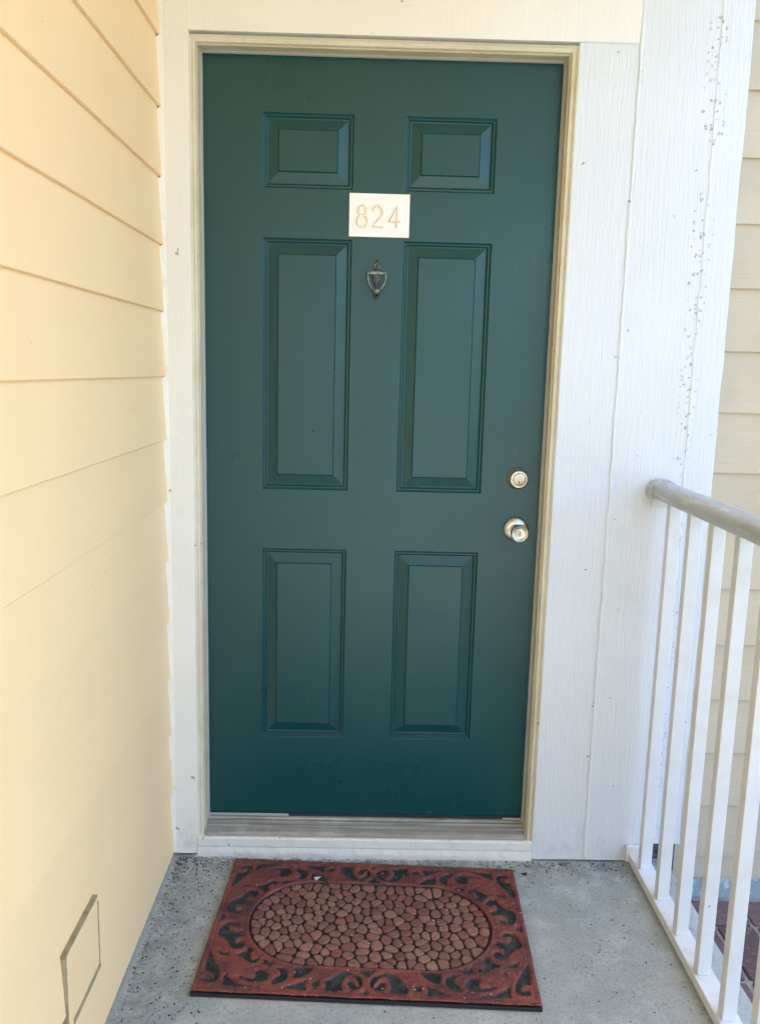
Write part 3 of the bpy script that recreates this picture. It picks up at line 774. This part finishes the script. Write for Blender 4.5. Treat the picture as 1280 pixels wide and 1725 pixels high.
def clip(poly, nx, ny, c):
    out = []
    for i in range(len(poly)):
        a, b_ = poly[i-1], poly[i]; da = nx*a[0]+ny*a[1]-c; db_ = nx*b_[0]+ny*b_[1]-c
        if (da <= 0) != (db_ <= 0):
            t = da/(da-db_); out.append((a[0]+(b_[0]-a[0])*t, a[1]+(b_[1]-a[1])*t))
        if db_ <= 0: out.append(b_)
    return out
def cell(s_, gap=0.0):
    poly = SP
    for t_ in sites:
        if t_ is s_: continue
        dx, dy = t_[0]-s_[0], t_[1]-s_[1]; L = math.hypot(dx, dy)
        if L > .075: continue
        mx, my = (s_[0]+t_[0])/2, (s_[1]+t_[1])/2
        poly = clip(poly, dx/L, dy/L, (mx*dx+my*dy)/L-gap)
        if len(poly) < 3: return []
    return poly
def centroid(p):
    A = cx_ = cy_ = 0
    for i in range(len(p)):
        (a, b_), (c_, d_) = p[i-1], p[i]; k_ = a*d_-c_*b_; A += k_; cx_ += (a+c_)*k_; cy_ += (b_+d_)*k_
    return (cx_/(3*A), cy_/(3*A)) if abs(A) > 1e-12 else p[0]
for it in range(1):
    cs = [cell(s_) for s_ in sites]; sites = [((centroid(c_)[0]*.5+s_[0]*.5), (centroid(c_)[1]*.5+s_[1]*.5)) if len(c_) > 2 else s_ for c_, s_ in zip(cs, sites)]
for s_ in sites:
    p = cell(s_, rnd.uniform(.0010, .0017))
    if len(p) < 3: continue
    # resample evenly, then smooth corners
    per = []; L = 0
    for i in range(len(p)): per.append(L); L += math.dist(p[i], p[(i+1) % len(p)])
    m_ = 16; rs = []
    for k in range(m_):
        d_ = L*k/m_; i = max(j for j in range(len(p)) if per[j] <= d_+1e-12); a, b_ = p[i], p[(i+1) % len(p)]; sl = math.dist(a, b_)+1e-12
        t = (d_-per[i])/sl; rs.append((a[0]+(b_[0]-a[0])*t, a[1]+(b_[1]-a[1])*t))
    for _ in range(2): rs = [((rs[i-1][0]+2*rs[i][0]+rs[(i+1) % m_][0])/4, (rs[i-1][1]+2*rs[i][1]+rs[(i+1) % m_][1])/4) for i in range(m_)]
    c_ = centroid(rs); hgt = rnd.uniform(.0122, .0134); tl = rnd.uniform(-.06, .06), rnd.uniform(-.06, .06)
    vs = []
    for sc_, z in ((1.0, .0080), (.975, hgt-.0011), (.91, hgt-.0002), (.62, hgt)):
        for (x, y) in rs:
            dx, dy = (x-c_[0])*sc_, (y-c_[1])*sc_
            vs.append((dx, dy, z+(0 if sc_ == 1.0 else dx*tl[0]+dy*tl[1])))
    vs.append((0, 0, hgt-.0002)); fs = []
    for j in range(3):
        for i in range(m_): a, b2 = j*m_+i, j*m_+(i+1) % m_; fs.append((a, b2, b2+m_, a+m_))
    for i in range(m_): fs.append((3*m_+i, 3*m_+(i+1) % m_, 4*m_))
    o = mesh_obj('pebble', vs, fs, M['pebble'], mat_t, True, world=False); o.location = (c_[0], c_[1], 0)

# ================================================================ SMALL THINGS
def flake(name, cx_, cy_, cz_, r, mat, n=6, seed=0, th=.0008, rx=1.6, tilt=.2, ang=0):
    rr = random.Random(seed); vs = []; fs = []
    for i in range(n):
        a = 2*math.pi*i/n; k = r*rr.uniform(.55, 1.1); x, y = k*math.cos(a)*rx, k*math.sin(a)
        x, y = x*math.cos(ang)-y*math.sin(ang), x*math.sin(ang)+y*math.cos(ang)
        vs.append((cx_+x, cy_+y, cz_+tilt*x))
    vs += [(a, b_, c_+th) for a, b_, c_ in vs]
    fs = [tuple(reversed(range(n))), tuple(range(n, 2*n))]+[(i, (i+1) % n, (i+1) % n+n, i+n) for i in range(n)]
    return vs, fs
v, f = flake('', 0, 0, .0, .0085, None, 3, 5, rx=1.5, ang=.3)
o = mesh_obj('paper_scrap', v, f, M['scrap']); o.location = (.320, -.193, .0172); o.rotation_euler = (.1, .12, .2)
o['label'] = 'tiny pale triangular scrap lying on the far edge of the doormat'; o['category'] = 'paper scrap'
v, f = flake('', 0, 0, .0, .0065, None, 7, 8, rx=1.7, ang=-.4, th=.0015)
o = mesh_obj('dead_leaf', v, f, M['debris']); o.location = (.885, -.135, .001); o.rotation_euler = (.05, -.1, 0)
o['label'] = 'dark curled leaf bit on the concrete by the far right corner of the doormat'; o['category'] = 'leaf'
q = MB(); rr = random.Random(3)
for k in range(1500):
    u = rr.random()
    if u < .22: x, y = rr.uniform(-.08, .10), rr.uniform(-.9, -.08)
    elif u < .31: x, y = -.075+abs(rr.gauss(0, .05)), -.075-abs(rr.gauss(0, .045))
    elif u < .68: x, y = rr.uniform(-.08, 1.18), -.075-abs(rr.gauss(0, .03))
    elif u < .78: x, y = XL+.01+abs(rr.gauss(0, .012)), rr.uniform(-1.0, -.08)
    else: x, y = rr.uniform(-.08, 1.18), rr.uniform(-1.0, -.08)
    lx, ly = x-MC[0], y-MC[1]
    on = abs(lx*math.cos(-MA)-ly*math.sin(-MA)) < MW/2+.006 and abs(lx*math.sin(-MA)+ly*math.cos(-MA)) < MD/2+.006
    if on: continue
    v, f = flake('', x, y, -.0002, rr.choice((.0008, .001, .0014, .0022)), None, 5, k, ang=rr.uniform(0, 3), rx=rr.uniform(1, 2.4), th=.0009, tilt=rr.uniform(-.1, .1)); q.add(v, f)
o = q.obj('floor_debris', M['debris']); o['kind'] = 'stuff'; o['label'] = 'dark crumbs and dirt scattered over the grey concrete floor'; o['category'] = 'debris'
q = MB()
for k in range(70):
    lx, ly = rr.uniform(-MW/2+.01, MW/2-.01), rr.uniform(-MD/2+.01, MD/2-.01)
    x, y = MC[0]+lx*math.cos(MA)-ly*math.sin(MA), MC[1]+lx*math.sin(MA)+ly*math.cos(MA)
    v, f = flake('', x, y, .0152, rr.choice((.0006, .0008, .0012)), None, 5, k+900, ang=rr.uniform(0, 3), rx=rr.uniform(1, 3), th=.0008); q.add(v, f)
o = q.obj('mat_debris', M['scrap']); o['kind'] = 'stuff'; o['label'] = 'tiny pale bits of grit caught on the red doormat'; o['category'] = 'debris'
